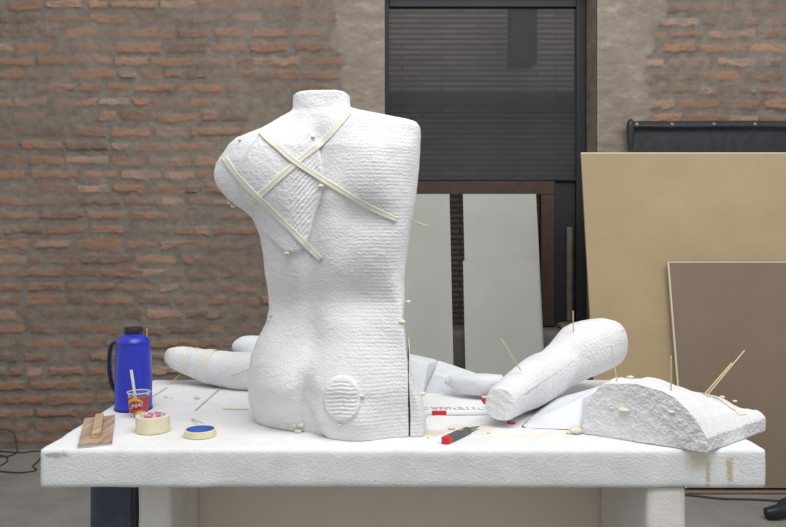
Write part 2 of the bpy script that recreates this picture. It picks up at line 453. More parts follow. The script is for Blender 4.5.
zt = P(0, 152.5, 4.75).z
tb = thing('hardboard_sheet', (2.2, 4.4, 0), 'large tan hardboard sheet leaning against brick wall at right', 'board')
def leanpart(name, xl, xr, zb, zt_, off, th, mat, parent, y0=4.32, sl=(4.75-4.32)/1.946):
    n = Vector((0, 1, -sl)).normalized()
    def q(z, o): return (y0+sl*z+n.y*o, z+n.z*o)
    V = []
    for x in (xl, xr):
        for z in (zb, zt_):
            for o in (off, off+th):
                yy, zz = q(z, o); V.append((x, yy, max(zz, 0.001)))
    Fc = [(0, 4, 6, 2), (1, 3, 7, 5), (2, 6, 7, 3), (0, 1, 5, 4), (0, 2, 3, 1), (4, 5, 7, 6)]
    return mesh(name, V, Fc, mat, parent, smooth=False)
leanpart('sheet', P(581, 0, 4.75).x, 3.35, .012, zt-.008, 0, .018, TAN, tb)
leanpart('top_edge', P(581, 0, 4.75).x, 3.35, zt-.0078, zt, -.001, .020, EDGE, tb)
tb2 = thing('hardboard_sheet', (2.5, 4.3, 0), 'smaller brown hardboard sheet in front of the large tan one', 'board')
zt = P(0, 263.5, 4.55).z
leanpart('sheet', P(669, 0, 4.55).x, 3.30, .012, zt-.006, -.052, .014, DTAN, tb2)
leanpart('top_edge', P(667.5, 0, 4.55).x, 3.30, zt-.0058, zt, -.053, .016, EDGE, tb2)
leanpart('side_edge', P(667.5, 0, 4.55).x, P(668.9, 0, 4.55).x, .012, zt-.006, -.053, .016, EDGE, tb2)
yb = CZ*F/(490-HY)
bt = mesh('wood_batten', *rbox((1.2, yb-.075, 0), (3.2, yb-.035, .014), .02, .003, .002, 9, 4), plain('brown_batten', (128, 108, 90), .8, .2, var=.2)); tag(bt, 'thin brown wooden batten on floor below brown hardboard sheet', 'batten')

# black tarpaulin hung on the wall behind the tan board
y = WY-.05
tx0, tx1, tz0, tz1 = P(629, 0, y).x, 3.45, 1.55, P(0, 121.5, y).z
nx, nz = 220, 60
U, W = np.meshgrid(np.linspace(0, 1, nx), np.linspace(0, 1, nz)); Xt = tx0+(tx1-tx0)*U; Zt = tz1+(tz0-tz1)*W
Yt = y+.004*fbm(Xt*5, Zt*4, 0, 3)+.010*np.sin(Xt*60+8*fbm(Xt*3, Zt*5, 0, 5))*(.15+W)*.3-.030*np.exp(-((Zt-(tz1-.035))/.020)**2)-.010
Zt = Zt+.008*fbm(Xt*3, 0*Xt, 0, 8)*(1-W)
Vt = np.stack([Xt, Yt, Zt], -1).reshape(-1, 3); Fg = grid_faces(nz, nx)
Vb = Vt+np.array([0, .004, 0]); off = len(Vt); Fb = [tuple(i+off for i in f) for f in Fg]
rim = [i for i in range(nx)]+[i*nx+nx-1 for i in range(1, nz)]+[(nz-1)*nx+i for i in range(nx-2, -1, -1)]+[i*nx for i in range(nz-2, 0, -1)]
Fr = [(rim[i], rim[(i+1) % len(rim)], rim[(i+1) % len(rim)]+off, rim[i]+off) for i in range(len(rim))]
tarp = thing('tarpaulin', ((tx0+tx1)/2, y, tz0), 'black tarpaulin hung on brick wall above the tan sheet', 'tarpaulin')
TARPM = plain('black_tarpaulin', (52, 54, 58), .45, .4, var=.3, bs=14, bstr=.4)
mesh('sheet', np.vstack([Vt, Vb]), Fg+Fb+Fr, TARPM, tarp)
pts = [(tx0-.0, y-.028, z, r) for z, r in ((tz1+.012, .012), (tz1-.02, .024), (tz1-.1, .022), (tz1-.18, .012), (tz1-.25, .010))]
mesh('rolled_edge', rough(tube(pts, 24, 12)[0], .004, 40), tube(pts, 24, 12)[1], TARPM, tarp)
for px in (637, 672, 714, 755):
    c = P(px, 124, y-.034); me_ = lathe([(.004, 0), (.010, 0), (.010, .004), (.004, .004), (.004, 0)], (0, 0, 0), 14)
    V = [(c.x+v[0], c.y-v[2], c.z+v[1]) for v in me_[0]]
    mesh('grommet', V, me_[1], plain('grommet_metal', (170, 170, 170), .3, .5, .8), tarp)

# ================================================================== TABLE OF FOAM
stains = [((.93, 2.10, .80), (.014, .05, .045), (186, 160, 112), .75), ((.87, 2.10, .78), (.010, .05, .05), (176, 156, 120), .7),
          ((.84, 2.12, .82), (.05, .04, .03), (214, 200, 170), .6), ((.10, 2.29, .85), (.09, .05, .03), (196, 176, 148), .65),
          ((.25, 2.33, .85), (.10, .07, .03), (206, 190, 164), .5), ((-.93, 2.11, .835), (.035, .03, .012), (150, 148, 140), .7),
          ((.40, 2.25, .85), (.14, .05, .03), (222, 212, 194), .5)]
EPS_T = foam('foam_table', (226, 227, 228), 150, .20, dirt=.28, spots=stains)
tx0, tx1 = (39.5-CX)/362.2, (766.5-CX)/362.2
tbl = thing('foam_table', ((tx0+tx1)/2, 2.6, 0), 'long white polystyrene slab table on foam block legs', 'table')
mesh('tabletop', *rbox((tx0, 2.115, TZ-.108), (tx1, 3.115, TZ), .0125, .007, .0014, 20, 8, chip=1.5), EPS_T, tbl)
LEGB = foam('foam_leg', (228, 225, 220), 130, .18, dirt=.3)
zu = TZ-.110
mesh('leg', *rbox((.707, 2.125, 0), (.812, 2.62, zu), .02, .006, .002, 20, 12), LEGB, tbl)
mesh('leg', *rbox((-.762, 2.29, 0), (-.664, 2.62, zu), .02, .006, .002, 20, 13), LEGB, tbl)
mesh('back_panel', *rbox((-.80, 2.622, 0), (.84, 2.70, zu), .03, .004, .001, 20, 14), board_mat('beige_foam_panel', (214, 205, 191), (222, 213, 199)), tbl)
# dark fabric covered stool below the left end
V = []; n = 120; mz = 24
for k in range(mz):
    z = zu-.03-(zu-.035)*k/(mz-1)
    for i in range(n):
        a = 2*PI*i/n; c, s = math.cos(a), math.sin(a)
        sx = math.copysign(abs(c)**.25, c); sy = math.copysign(abs(s)**.25, s)
        fo = 1+.035*math.sin(a*22+2*math.sin(k*.3))*(k/mz)+.02*math.sin(a*9)
        V.append((-.925+.076*sx*fo, 2.62+.10*sy*fo, z))
Fc = grid_faces(mz, n, True)+[tuple(range(n))]+[tuple((mz-1)*n+i for i in range(n))[::-1]]
tag(mesh('covered_stool', V, Fc, plain('dark_grey_cloth', (84, 90, 100), .85, .1, var=.2, bs=20)), 'dark grey cloth covered stool under left end of the foam table', 'stool')

# ================================================================== TORSO
Y0 = 2.38
def interp(tab):
    a = np.array(sorted(tab), float); return lambda y: np.interp(y, a[:, 0], a[:, 1])
Lf = interp([(92, 297), (94, 295.5), (98, 293.7), (110, 293.5), (113, 291), (116, 285), (130, 259.5), (138, 237), (145, 229), (154, 223.4), (163, 217), (172, 214.4), (178, 214.6), (184, 216.5),
             (191, 221), (199, 228), (206, 237), (212, 246), (220, 254), (235, 260.5), (260, 264), (273, 265), (295, 268.3), (310, 269), (322, 267), (332, 262.5), (341, 257.5), (360, 251), (383, 249.3), (402, 249.6), (420, 253.5), (430, 257)])
Rf0 = interp([(92, 346), (94, 348), (98, 349.8), (106, 350.5), (110, 352), (112.5, 362), (116, 382), (121.4, 411), (123, 416.5), (128, 420.3), (138, 420.6), (170, 418.6), (206, 414.5), (242, 409), (262, 405.8), (280, 404.2), (299, 404.6), (318, 403.5), (341, 406),
              (356, 408), (430, 408.4)])
Rhip = interp([(340, 409.0), (352, 409.6), (371, 410.6), (380, 414), (394, 421), (408, 424.5), (420, 425.5), (430, 425)])
def yc(px, py):                         # centre sheet of the torso, the right hip nearer the camera
    return 2.37+.09*sstep(430, 240, px)*sstep(250, 400, py)+.02*(py < 0)
def depth(px, py):
    d = np.interp(py, [92, 112, 120, 150, 200, 250, 300, 340, 380, 430], [.075, .080, .088, .118, .125, .112, .098, .108, .125, .118])
    d = d*(1-.30*gauss(px, py, 214, 178, 22, 26)-.10*gauss(px, py, 420, 125, 16, 14))
    return d
def bumps(px, py):
    b = 0*px
    b = b+.072*gauss(px, py, 281, 380, 25, 28)+.072*gauss(px, py, 352, 384, 29, 31)+.036*gauss(px, py, 352, 432, 36, 24)-.012*gauss(px, py, 285, 432, 24, 14)
    xl = 311.5+26*np.clip((py-388)/46, 0, 1.1)**1.5
    b = b+.022*sstep(-2, 5, px-xl)*sstep(384, 412, py)*sstep(395, 360, px)
    b = b-.040*gauss(px, py, 312, 392, 5.5, 26)*sstep(345, 385, py)
    b = b-.012*gauss(px, py, 313, 350, 10, 16)
    b = b-.030*gauss(px, py, 360, 294, 26, 15)-.024*gauss(px, py, 284, 302, 17, 15)
    sp = 322-(py-120)*.035
    b = b-.018*np.exp(-((px-sp)/9)**2)*sstep(118, 150, py)*sstep(360, 320, py)
    b = b+.010*np.exp(-((px-sp-21)/12)**2)*sstep(190, 230, py)*sstep(335, 290, py)+.010*np.exp(-((px-sp+21)/12)**2)*sstep(190, 230, py)*sstep(335, 290, py)
    b = b+.032*gauss(px, py, 374, 172, 20, 24, .2)-.016*gauss(px, py, 366, 216, 24, 12)+.010*gauss(px, py, 395, 225, 14, 40)
    b = b+.022*gauss(px, py, 280, 172, 24, 28)+.012*gauss(px, py, 245, 165, 16, 18)
    b = b+.010*gauss(px, py, 340, 128, 20, 14)
    b = b-.006*gauss(px, py, 395, 150, 6, 22)
    return b
def sec(u, n=2.7, nr=5.5):
    e = np.where(np.asarray(u) > 0, nr, n); return np.power(np.clip(1-np.abs(u)**e, 0, 1), 1/2.1)
def sheet_solid(name, L, R, rows, mat, parent, m=220, ridge=True, n=2.7, seed=1, top=False, kd=1.0, nr_=5.5, hip=False):
    th = np.arange(m)*2*PI/m
    # sample u densely at the rims
    u = np.cos(th); back = np.sin(th) >= 0
    V = []
    for py in rows:
        l, r = float(L(py)), float(R(py)); px = (l+r)/2+(r-l)/2*u
        Yc = yc(px, py); f = sec(u, n, nr_+(170*float(sstep(225, 356, py))**4 if not hip else 0))
        D = depth(px, py)*kd; bp = bumps(px, py)*np.sqrt(f)
        if hip: Yc = yc(405.0, py)+0*px; bp = bumps(405.0, py)*np.sqrt(f)
        Yb = Yc-(D*f+bp); Yf = Yc+D*f*.85
        Y = np.where(back, Yb, Yf)
        Z = CZ-(py-HY)/F*Y0; X = (px-CX)/F*Yc
        if ridge:
            k = sstep(330, 375, px)*sstep(116, 150, py)*.00055+sstep(240, 200, py)*0
            Y = Y-k*np.sin(Z*2*PI/.0108)*np.sqrt(f)
        V.append(np.stack([X, Y, np.full(m, Z)], -1))
    V = np.array(V).reshape(-1, 3)
    V = rough(V, .0009, 70, seed, 2); V = rough(V, .0025, 12, seed+3, 2)
    nr = len(rows)
    V[-m:, 2] = TZ+.001
    Fc = grid_faces(nr, m, True)
    # top: slightly domed cap; bottom flat
    top_c = V[:m].mean(0)
    VV = [V]; off = len(V); prev = 0
    for q, (k, dz) in enumerate(((.93, .005), (.8, .008), (.5, .010), (.2, .011))):
        ring = top_c+(V[:m]-top_c)*k; ring[:, 2] += dz if top else dz*.2
        VV.append(ring)
        for j in range(m): Fc.append((prev+j, prev+(j+1) % m, off+(j+1) % m, off+j))
        prev = off; off += m
    Fc.append(tuple(prev+j for j in range(m))); Fc.append(tuple((nr-1)*m+j for j in range(m))[::-1])
    return mesh(name, np.vstack(VV), Fc, mat, parent, smooth=True, sharp=70)
pyb = HY+(CZ-TZ)*F/Y0                    # row of the table top on the centre sheet
tor = thing('torso_sculpture', (P(335, 0, 2.4).x, 2.42, TZ), 'large white carved foam torso standing upright, seen from behind', 'sculpture')
rows_ = np.concatenate([np.linspace(96.8, pyb, 400)])
sheet_solid('torso_body', Lf, Rf0, rows_, EPS, tor, top=True)
sheet_solid('hip_piece', lambda p: 408.3+0*p, Rhip, np.linspace(341, pyb, 100), EPS, tor, m=110, n=30, seed=5, kd=.97, nr_=2.6, hip=True)

def back_y(px, py):                     # (px,py) on the centre sheet -> back surface Y
    l, r = Lf(py), Rf0(py); u = (px-(l+r)/2)/((r-l)/2); u = np.clip(u, -.9995, .9995)
    f = sec(u, 2.7, 5.5+170*sstep(225, 356, py)**4); return yc(px, py)-(depth(px, py)*f+bumps(px, py)*np.sqrt(f))
def surf(px, py, off=0.0, extra=None):  # photo pixel -> world point on the back surface
    px = np.asarray(px, float); py = np.asarray(py, float); qx, qy = px.copy(), py.copy()
    for _ in range(12):
        Y = back_y(qx, qy)
        # world ray at depth Y
        X = (px-CX)/F*Y; Z = CZ-(py-HY)/F*Y
        qy = HY+(CZ-Z)*F/Y0; qx = CX+X*F/yc(qx, qy)
    Y = back_y(qx, qy)
    e = off+(extra(px, py) if extra is not None else 0)
    Y = Y-e
    return np.stack([(px-CX)/F*Y, Y, CZ-(py-HY)/F*Y], -1)
def poly_dist(px, py, poly):
    poly = np.array(poly, float); px = np.asarray(px, float); py = np.asarray(py, float)
    d = np.full(px.shape, 1e9); ins = np.zeros(px.shape, bool); n = len(poly)
    for i in range(n):
        a, b = poly[i], poly[(i+1) % n]; ab = b-a
        t = np.clip(((px-a[0])*ab[0]+(py-a[1])*ab[1])/(ab@ab), 0, 1)
        d = np.minimum(d, np.hypot(px-a[0]-t*ab[0], py-a[1]-t*ab[1]))
        c = ((a[1] > py) != (b[1] > py)) & (px < (b[0]-a[0])*(py-a[1])/(b[1]-a[1]+1e-12)+a[0]); ins ^= c
    return np.where(ins, d, -d)
def patch(name, poly, h, mat, parent, rid=None, edge=3.0, step=.9):
    poly = catmull(np.array(poly+[poly[0]], float), len(poly)*6)[:-1]
    x0, y0 = poly.min(0)-2; x1, y1 = poly.max(0)+2
    gx = np.arange(x0, x1, step); gy = np.arange(y0, y1, step); X, Y = np.meshgrid(gx, gy)
    d = poly_dist(X, Y, poly); hh = -.004+(h+.004)*np.sqrt(np.clip((d+1.0)/edge, 0, 1))
    hh = hh+.0014*fbm(X*.35, Y*.35, 0, 4, 3)
    if rid is not None: hh = hh+rid(X, Y)*sstep(2, 5, d)
    V = surf(X, Y, 0)-0; Vt = V.copy(); s = surf(X, Y, 0); Vt = surf(X, Y, 0, lambda a, b: hh)
    Vt = Vt.reshape(-1, 3); keep = (d > -2).reshape(-1); n, m = X.shape
    Fs = [f for f in grid_faces(n, m) if all(keep[i] for i in f)]
    ids = sorted({i for f in Fs for i in f}); mp_ = {i: k for k, i in enumerate(ids)}
    return mesh(name, Vt[ids], [tuple(mp_[i] for i in f) for f in Fs], mat, parent)
shoulder_poly = [(262, 133), (277.5, 136), (292, 133), (304.5, 130.5), (312, 133), (316, 140), (320, 155), (321.5, 165), (322.5, 180), (322, 190), (318.5, 204), (314, 220), (309, 238), (303, 248), (296, 251), (286, 251.5), (278, 246), (270, 238), (261, 231), (255, 220),
                 (249, 208), (243, 196), (240, 180), (243, 165), (250, 148)]
def srid(X, Y): return .0016*np.sin((X*.76+Y*.65)*2*PI/3.9)*sstep(285, 300, X+.0*Y)*sstep(150, 170, Y)
patch('shoulder_patch', shoulder_poly, .017, EPS, tor, srid, edge=2.0)
SP = catmull(np.array(shoulder_poly+[shoulder_poly[0]], float), len(shoulder_poly)*6)[:-1]
ph = lambda X, Y: .017*np.clip((poly_dist(X, Y, SP)+6)/8.0, 0, 1)
cir = [(342+19*math.cos(a), 399+23*math.sin(a)) for a in np.arange(0, 2*PI, PI/8)]
patch('round_patch', cir, .009, EPS, tor, lambda X, Y: .0014*np.sin(Y*2*PI/4.0+.6*np.sin(X*.3)), edge=2.5)
def tape(pts, w, name='masking_tape_strip', off=.0035, parent=tor, ext=ph):
    p = catmull(np.array(pts, float), 70); d = np.gradient(p, axis=0); d /= np.linalg.norm(d, axis=1)[:, None]
    nrm = np.stack([-d[:, 1], d[:, 0]], -1); k = 7; V = []
    for j in range(k):
        q = p+nrm*((j/(k-1)-.5)*w)[None] if False else p+nrm*((j/(k-1)-.5)*w*(1+.10*np.sin(np.arange(len(p))*.35+j)))[:, None]
        V.append(surf(q[:, 0], q[:, 1], off+.0006*math.sin(j*1.7), ext))
    Vt = np.array(V).reshape(-1, 3); Fg = grid_faces(k, len(p)); o = len(Vt)
    Vb = Vt+np.array([0, .003, 0]); n = len(p)
    rim = list(range(n))+[i*n+n-1 for i in range(1, k)]+[(k-1)*n+i for i in range(n-2, -1, -1)]+[i*n for i in range(k-2, 0, -1)]
    Fr = [(rim[i], rim[(i+1) % len(rim)], rim[(i+1) % len(rim)]+o, rim[i]+o) for i in range(len(rim))]
    return mesh(name, np.vstack([Vt, Vb]), Fg+[tuple(i+o for i in f) for f in Fg]+Fr, TAPE2, parent)
tape([(349, 111), (328, 136), (296, 163), (268, 188), (245, 208)], 6.5)
tape([(260, 131), (275, 145), (297, 163), (330, 184), (365, 205), (397, 220)], 6.0, off=.006)
tape([(223, 157), (240, 180), (260, 200), (290, 229), (321, 260)], 6.5, off=.006)
# little lumps of glue squeezed from the seams
def lump(c, r, seed, name, parent=None, flat=.7, mat=GLUE):
    bm = bmesh.new(); bmesh.ops.create_icosphere(bm, subdivisions=3, radius=r)
    V = np.array([v.co[:] for v in bm.verts])*np.array([1.15, 1, flat]); Fc = [[v.index for v in f.verts] for f in bm.faces]; bm.free()
    k = 1+.35*fbm(V[:, 0]/r*1.4+seed*9, V[:, 1]/r*1.4, V[:, 2]/r*1.4, seed, 3)
    V = V*k[:, None]+np.array(c)
    return mesh(name, V, Fc, mat, parent)
for k, (px, py, r, dy) in enumerate([(233, 206, .008, 0), (229, 203, .006, 0), (240, 140, .006, 0), (321, 186, .008, 0), (313, 137, .006, 0), (287, 253, .008, 0), (301, 427.5, .009, 0), (287, 430, .006, 0), (294, 430, .007, 0), (340, 436.5, .006, 0), (271, 315, .007, 0),
                                     (402, 322, .009, 0), (422, 394, .010, .05), (408, 302, .008, .08), (362, 396, .007, 0), (269, 320, .006, 0)]):
    c = surf(np.array([px]), np.array([min(py, 425)]), .002, ph)[0]
    if dy: c = P(px, py, c[1]+dy) if False else P(px, py, yc(px, py)-.03)
    c[2] = max(c[2], TZ+.004)
    lump(c, r, k+1, 'glue_blob', tor)
c = surf(np.array([391.0]), np.array([219.0]), .003)[0]

# ================================================================== LIMBS
def limb(name, pts, parent, mat=EPS, n=90, m=72, up=(0, 0, 1), power=2.2, fn=None, seed=3, amp=.0016, squash=1.0, bevel=.08, dome=.002):
    """pts: (px,py,Y, half width px, half height px) at their depth"""
    q = []
    for px, py, Y, a, b in pts:
        c = P(px, py, Y); q.append((c.x, c.y, c.z, a*Y/F, b*Y/F))
    q = catmull(q, n)
    V, Fc = loft(q[:, :3], q[:, 3], q[:, 4], m, up, fn, power, dome, bevel)
    V = rough(V, amp, 55, seed, 2); V = rough(V, .004, 11, seed+3, 2)
    V[:, 2] = np.maximum(V[:, 2], TZ+.002)
    return mesh(name, V, Fc, mat, parent, sharp=50), q
# big bent leg at right: ankle end towards the camera, knee raised to the back
leg = thing('leg_sculpture', (P(499, 420, 2.42).x, 2.42, TZ), 'thick white carved foam limb lying aslant with round cut end, right of the torso', 'sculpture')
def legfn(t, th): return 1+.05*np.cos(th*2-.8)*math.sin(t*PI)
LEGM = foam('foam_limb', (224, 224, 226), 130, .5, 22, (1, 1, 0))
o, q = limb('limb_body', [(500, 404.5, 2.34, 16.5, 17), (511, 397, 2.45, 19, 19), (528, 386, 2.57, 22, 23), (543, 377, 2.66, 23.5, 24.5), (555, 370, 2.72, 22, 22.5), (568, 360, 2.78, 24, 26), (583, 350, 2.83, 28, 28.5), (597, 345, 2.88, 28, 27), (606, 342, 2.91, 25, 24.5), (610, 341, 2.925, 21, 21)], leg, LEGM, fn=legfn, seed=12)
# the glued seam running along it
def on_limb(q, s, ang, lift=1.0):
    i = s*(len(q)-1); i0 = int(min(i, len(q)-2)); t = i-i0; a = q[i0]*(1-t)+q[i0+1]*t; d = Vector((q[i0+1]-q[i0])[:3]).normalized()
    S = d.cross(Vector((0, 0, 1))).normalized(); U = S.cross(d)
    c, s_ = math.cos(ang), math.sin(ang); c = math.copysign(abs(c)**(2/2.2), c); s_ = math.copysign(abs(s_)**(2/2.2), s_)
    return Vector(a[:3])+S*(a[3]*c*lift)+U*(a[4]*s_*lift)
seam = [tuple(on_limb(q, s, .35+.25*s, 1.015))+(.0022,) for s in np.linspace(.08, .97, 12)]
mesh('seam_line', rough(tube(seam, 90, 6)[0], .003, 45), tube(seam, 90, 6)[1], plain('seam_grey_glue', (206, 206, 206), .8, .2), leg)

# forearm with tape bands at left, tip raised over the back edge
arm = thing('arm_sculpture', (P(240, 385, 2.95).x, 2.95, TZ), 'white carved foam forearm with tape bands, tapering left behind torso', 'sculpture')
o, q = limb('arm_body', [(167, 359, 3.06, 4.5, 5), (172, 357, 3.05, 8, 9), (180, 358.5, 3.03, 11.5, 12), (197, 363, 3.01, 13.5, 14.5), (216, 367.5, 2.98, 16, 17), (236, 371, 2.95, 18, 18.5), (262, 372, 2.92, 19, 19), (300, 372, 2.90, 19, 19), (330, 372, 2.90, 19, 19)], arm, EPS, seed=21, power=2.3)
def band(q, s0, s1, parent, w=10, slant=0):
    V = []; m = 48
    for k in range(w):
        for j in range(m):
            a = 2*PI*j/m; s = s0+(s1-s0)*k/(w-1)+slant*math.cos(a); V.append(tuple(on_limb(q, s, a, 1.035)))
    o = mesh('tape_band', V, grid_faces(w, m, True), TAPE2, parent)
    return o
band(q, .300, .322, arm, 6, .012); band(q, .345, .366, arm, 6, -.012); band(q, .43, .49, arm, 8, .008)

fa = thing('arm_sculpture', (P(246, 380, 3.08).x, 3.07, TZ), 'rounded white foam piece showing just left of torso, behind the forearm', 'sculpture')
limb('arm_body', [(238, 356, 3.09, 5, 8), (243, 352, 3.09, 12, 14), (252, 351, 3.09, 16, 15), (270, 355, 3.09, 20, 18), (300, 360, 3.09, 20, 20)], fa, EPS_S, seed=31)

# pieces lying behind the torso on its right
def hexa(name, pts, parent, mat, seed=1, seg=14, amp=.002):
    """eight corners (bottom four, top four) -> divided, softened block"""
    pts = [np.array(p, float) for p in pts]
    V, Fc = rbox((0, 0, 0), (1, 1, 1), 1/seg, .05, 0)
    def mp_(V):
        x, y, z = V[:, 0:1], V[:, 1:2], V[:, 2:3]
        bot = pts[0]*(1-x)*(1-y)+pts[1]*x*(1-y)+pts[2]*x*y+pts[3]*(1-x)*y
        tp = pts[4]*(1-x)*(1-y)+pts[5]*x*(1-y)+pts[6]*x*y+pts[7]*(1-x)*y
        return bot*(1-z)+tp*z
    V = rough(mp_(V), amp, 30, seed, 3)
    V[:, 2] = np.maximum(V[:, 2], TZ+.001)
    return mesh(name, V, Fc, mat, parent, sharp=50)
th_ = thing('leg_sculpture', (P(430, 394, 2.82).x, 2.9, TZ), 'faceted white foam leg piece lying behind torso, toward the knife', 'sculpture')
def tb_(px, py): return T(px, py)
hexa('thigh_block', [T(396, 392), T(422, 395), T(450, 384), T(396, 383), P(396, 352, 2.95), P(428, 363, 2.90), P(437, 359.5, 3.00), P(398, 351, 3.05)], th_, EPS_S, 41)
hexa('shin_block', [T(423, 395.5), T(466, 397), T(478, 387), T(437, 385), P(434, 372, 2.83), P(470, 384, 2.80), P(477, 373, 2.93), P(437.5, 359.5, 3.00)], th_, EPS_S, 42)
ft = thing('carved_foam_piece', (P(480, 396, 2.75).x, 2.75, TZ), 'slim tapering pale foam piece lying between torso and thick limb', 'sculpture')
limb('wedge_body', [(446, 381, 2.74, 3, 2.5), (453, 381.5, 2.74, 8, 6), (468, 383.5, 2.72, 12, 9.5), (485, 385, 2.70, 13, 10.5), (503, 384.5, 2.70, 11, 9)], ft, EPS_S, seed=44, power=2.8)

# flat printed package under those pieces
pk = thing('foam_board_package', (P(452, 410, 2.6).x, 2.62, TZ), 'thin flat white package with red marks lying behind the knife', 'package')
x0, x1 = P(405, 0, 2.5).x, P(488.5, 0, 2.55).x
yfr = T(0, 415.5).y
PKM = NT('printed_white_plastic', .5, .3)
co = PKM.co(world=True); sp = PKM.n('ShaderNodeSeparateXYZ'); PKM.l(co, sp.inputs[0])
vz = PKM.noise(1.0, 3, .6, (110, 28, 1), True)
band_ = PKM.math('MULTIPLY', PKM.math('GREATER_THAN', sp.outputs[1], yfr+.018), PKM.math('LESS_THAN', sp.outputs[1], yfr+.062))
ink = PKM.math('MULTIPLY', band_, PKM.math('GREATER_THAN', vz, .50))
PKM.col(PKM.mix(ink, lin((232, 232, 232)), lin((172, 172, 180)))); PKM = PKM.m
bevel_box('package_body', (x0, yfr, TZ+.001), (x1, T(0, 397).y-.0, TZ+.014), PKM, pk, .003)
bevel_box('red_mark', (P(432, 0, 2.5).x, yfr-.003, TZ+.002), (P(446.5, 0, 2.5).x, yfr+.004, TZ+.0155), RED, pk, .001)
bevel_box('red_mark', (P(483, 0, 2.62).x, yfr+.10, TZ+.013), (P(488.5, 0, 2.62).x, yfr+.18, TZ+.017), RED, pk, .001)
lump(P(423, 401, 2.47), .012, 77, 'foam_crumb_glued', None).name = 'foam_lump'
bpy.data.objects['foam_lump'].location.z = TZ+.0
tag(bpy.data.objects['foam_lump'], 'cream foam lump against right hip of the torso', 'foam crumb')

# wedge of foam the limb rests on
wd = thing('foam_wedge', (.52, 2.6, TZ), 'smooth white foam wedge propping up the thick limb', 'foam block')
hexa('wedge_block', [T(520, 428), T(580, 431), T(604, 406), T(545, 402), P(524, 424, 2.40), P(581, 398, 2.42), P(606, 384, 2.62), P(556, 398, 2.62)], wd, EPS_S, 51, 20)
c = T(511, 424.5); o = mesh('marker_cap', *tube([(c.x-.010, c.y+.008, TZ+.006, .004), (c.x, c.y+.002, TZ+.006, .005), (c.x+.014, c.y-.002, TZ+.006, .003)], 12, 12), plain('pink_red_plastic', (196, 90, 100), .5, .3)); tag(o, 'small pinkish red plastic cap under cut end of thick limb', 'cap')

# ---- chest slab at the right end
sl = thing('chest_sculpture', (.83, 2.28, TZ), 'low white foam slab with rough cut face and curved top, at table right end', 'sculpture')
A = np.array([.564, 2.275]); B = np.array([.851, 2.075]); VA = np.array([.25, .30]); VB = np.array([.268, .225])
hs = interp([(0, .062), (.04, .085), (.09, .118), (.15, .146), (.22, .156), (.45, .164), (.62, .156), (.75, .140), (.85, .112), (.92, .083), (1, .038)])
ns, nt = 110, 90
S_, T_ = np.meshgrid(np.linspace(0, 1, ns), np.linspace(0, 1, nt)); 
tt = T_
bx_ = A[0]+(B[0]-A[0])*S_+tt*(VA[0]*(1-S_)+VB[0]*S_); by_ = A[1]+(B[1]-A[1])*S_+tt*(VA[1]*(1-S_)+VB[1]*S_)
H = hs(S_)*(1-.36*sstep(.1, 1, tt)*sstep(0, .6, S_)*(1-sstep(.85, 1, S_))-.12*tt*(1-S_))
H = H*(1-.30*sstep(.86, 1, tt)*(1-sstep(.8, 1, S_)))+.030*gauss(S_, tt, .07, .30, .07, .14)-.005*np.exp(-((tt-.55-.2*(1-S_))/.018)**2)*sstep(.5, .6, S_)
H = H+.003*fbm(bx_*30, by_*30, 0, 5, 3)
Vtop = np.stack([bx_, by_, TZ+.002+H], -1).reshape(-1, 3)
# rim and side walls, divided so the cut faces can be rough
def rim_ids(n, m):
    return [j for j in range(m)]+[i*m+m-1 for i in range(1, n)]+[(n-1)*m+j for j in range(m-2, -1, -1)]+[i*m for i in range(n-2, 0, -1)]
rid = rim_ids(nt, ns); K = 26; Vs = []; o0 = len(Vtop); nr = len(rid)
cen = np.array([bx_.mean(), by_.mean()])
for k in range(1, K+1):
    f = k/K
    for a, i in enumerate(rid):
        p = Vtop[i].copy(); p[2] = p[2]*(1-f)+(TZ+.002)*f
        out = p[:2]-cen; out /= np.linalg.norm(out); amp_ = .0045 if a < ns else .0015
        d_ = amp_*float(fbm(p[0]*70, p[1]*70, p[2]*70, 6, 3))-.006*max(0, f-.9)*10*.3
        p[:2] += out*d_; Vs.append(p)
Vs = np.array(Vs)
topF = grid_faces(nt, ns); sideF = []
for k in range(K):
    for a in range(nr):
        b2 = (a+1) % nr
        u0 = rid[a] if k == 0 else o0+(k-1)*nr+a; u1 = rid[b2] if k == 0 else o0+(k-1)*nr+b2
        sideF.append((u0, u1, o0+k*nr+b2, o0+k*nr+a))
o = mesh('slab_body', np.vstack([Vtop, Vs]), topF+sideF+[tuple(o0+(K-1)*nr+a for a in range(nr))], EPS, sl, sharp=45)
o.data.materials.append(EPS_R)
nv = len(topF)
for i, p in enumerate(o.data.polygons):
    if i >= nv: p.material_index = 1
def slab_pt(s, t, lift=0):
    i = int(round(t*(nt-1))); j = int(round(s*(ns-1))); return Vector(Vtop[i*ns+j])+Vector((0, 0, lift))
# tape band over it
Vb = []; 
for w in np.linspace(-.035, .035, 5):
    for s in np.linspace(.60, .95, 30):
        Vb.append(tuple(slab_pt(s, min(1, .88-.17*(s-.60)/.35+w*2.0), .002)))
mesh('tape_band', Vb, grid_faces(5, 30), TAPE2, sl)
for k, (px, py, r) in enumerate([(625, 410, .016), (612, 408, .007), (672, 412, .010), (630, 377, .010), (722, 397, .008), (735, 401, .006)]):
    if py > 400 and px < 700: yv = A[1]+(B[1]-A[1])*((px-583)/(707-583))-.002
    else: yv = 2.42 if px < 700 else 2.36
    lump(P(px, py, yv), r, 60+k, 'glue_blob', sl, .45)
sm = [tuple(slab_pt(s, t, .0005))+(.0016,) for s, t in ((.80, .05), (.72, .25), (.62, .42), (.52, .6), (.42, .8))]

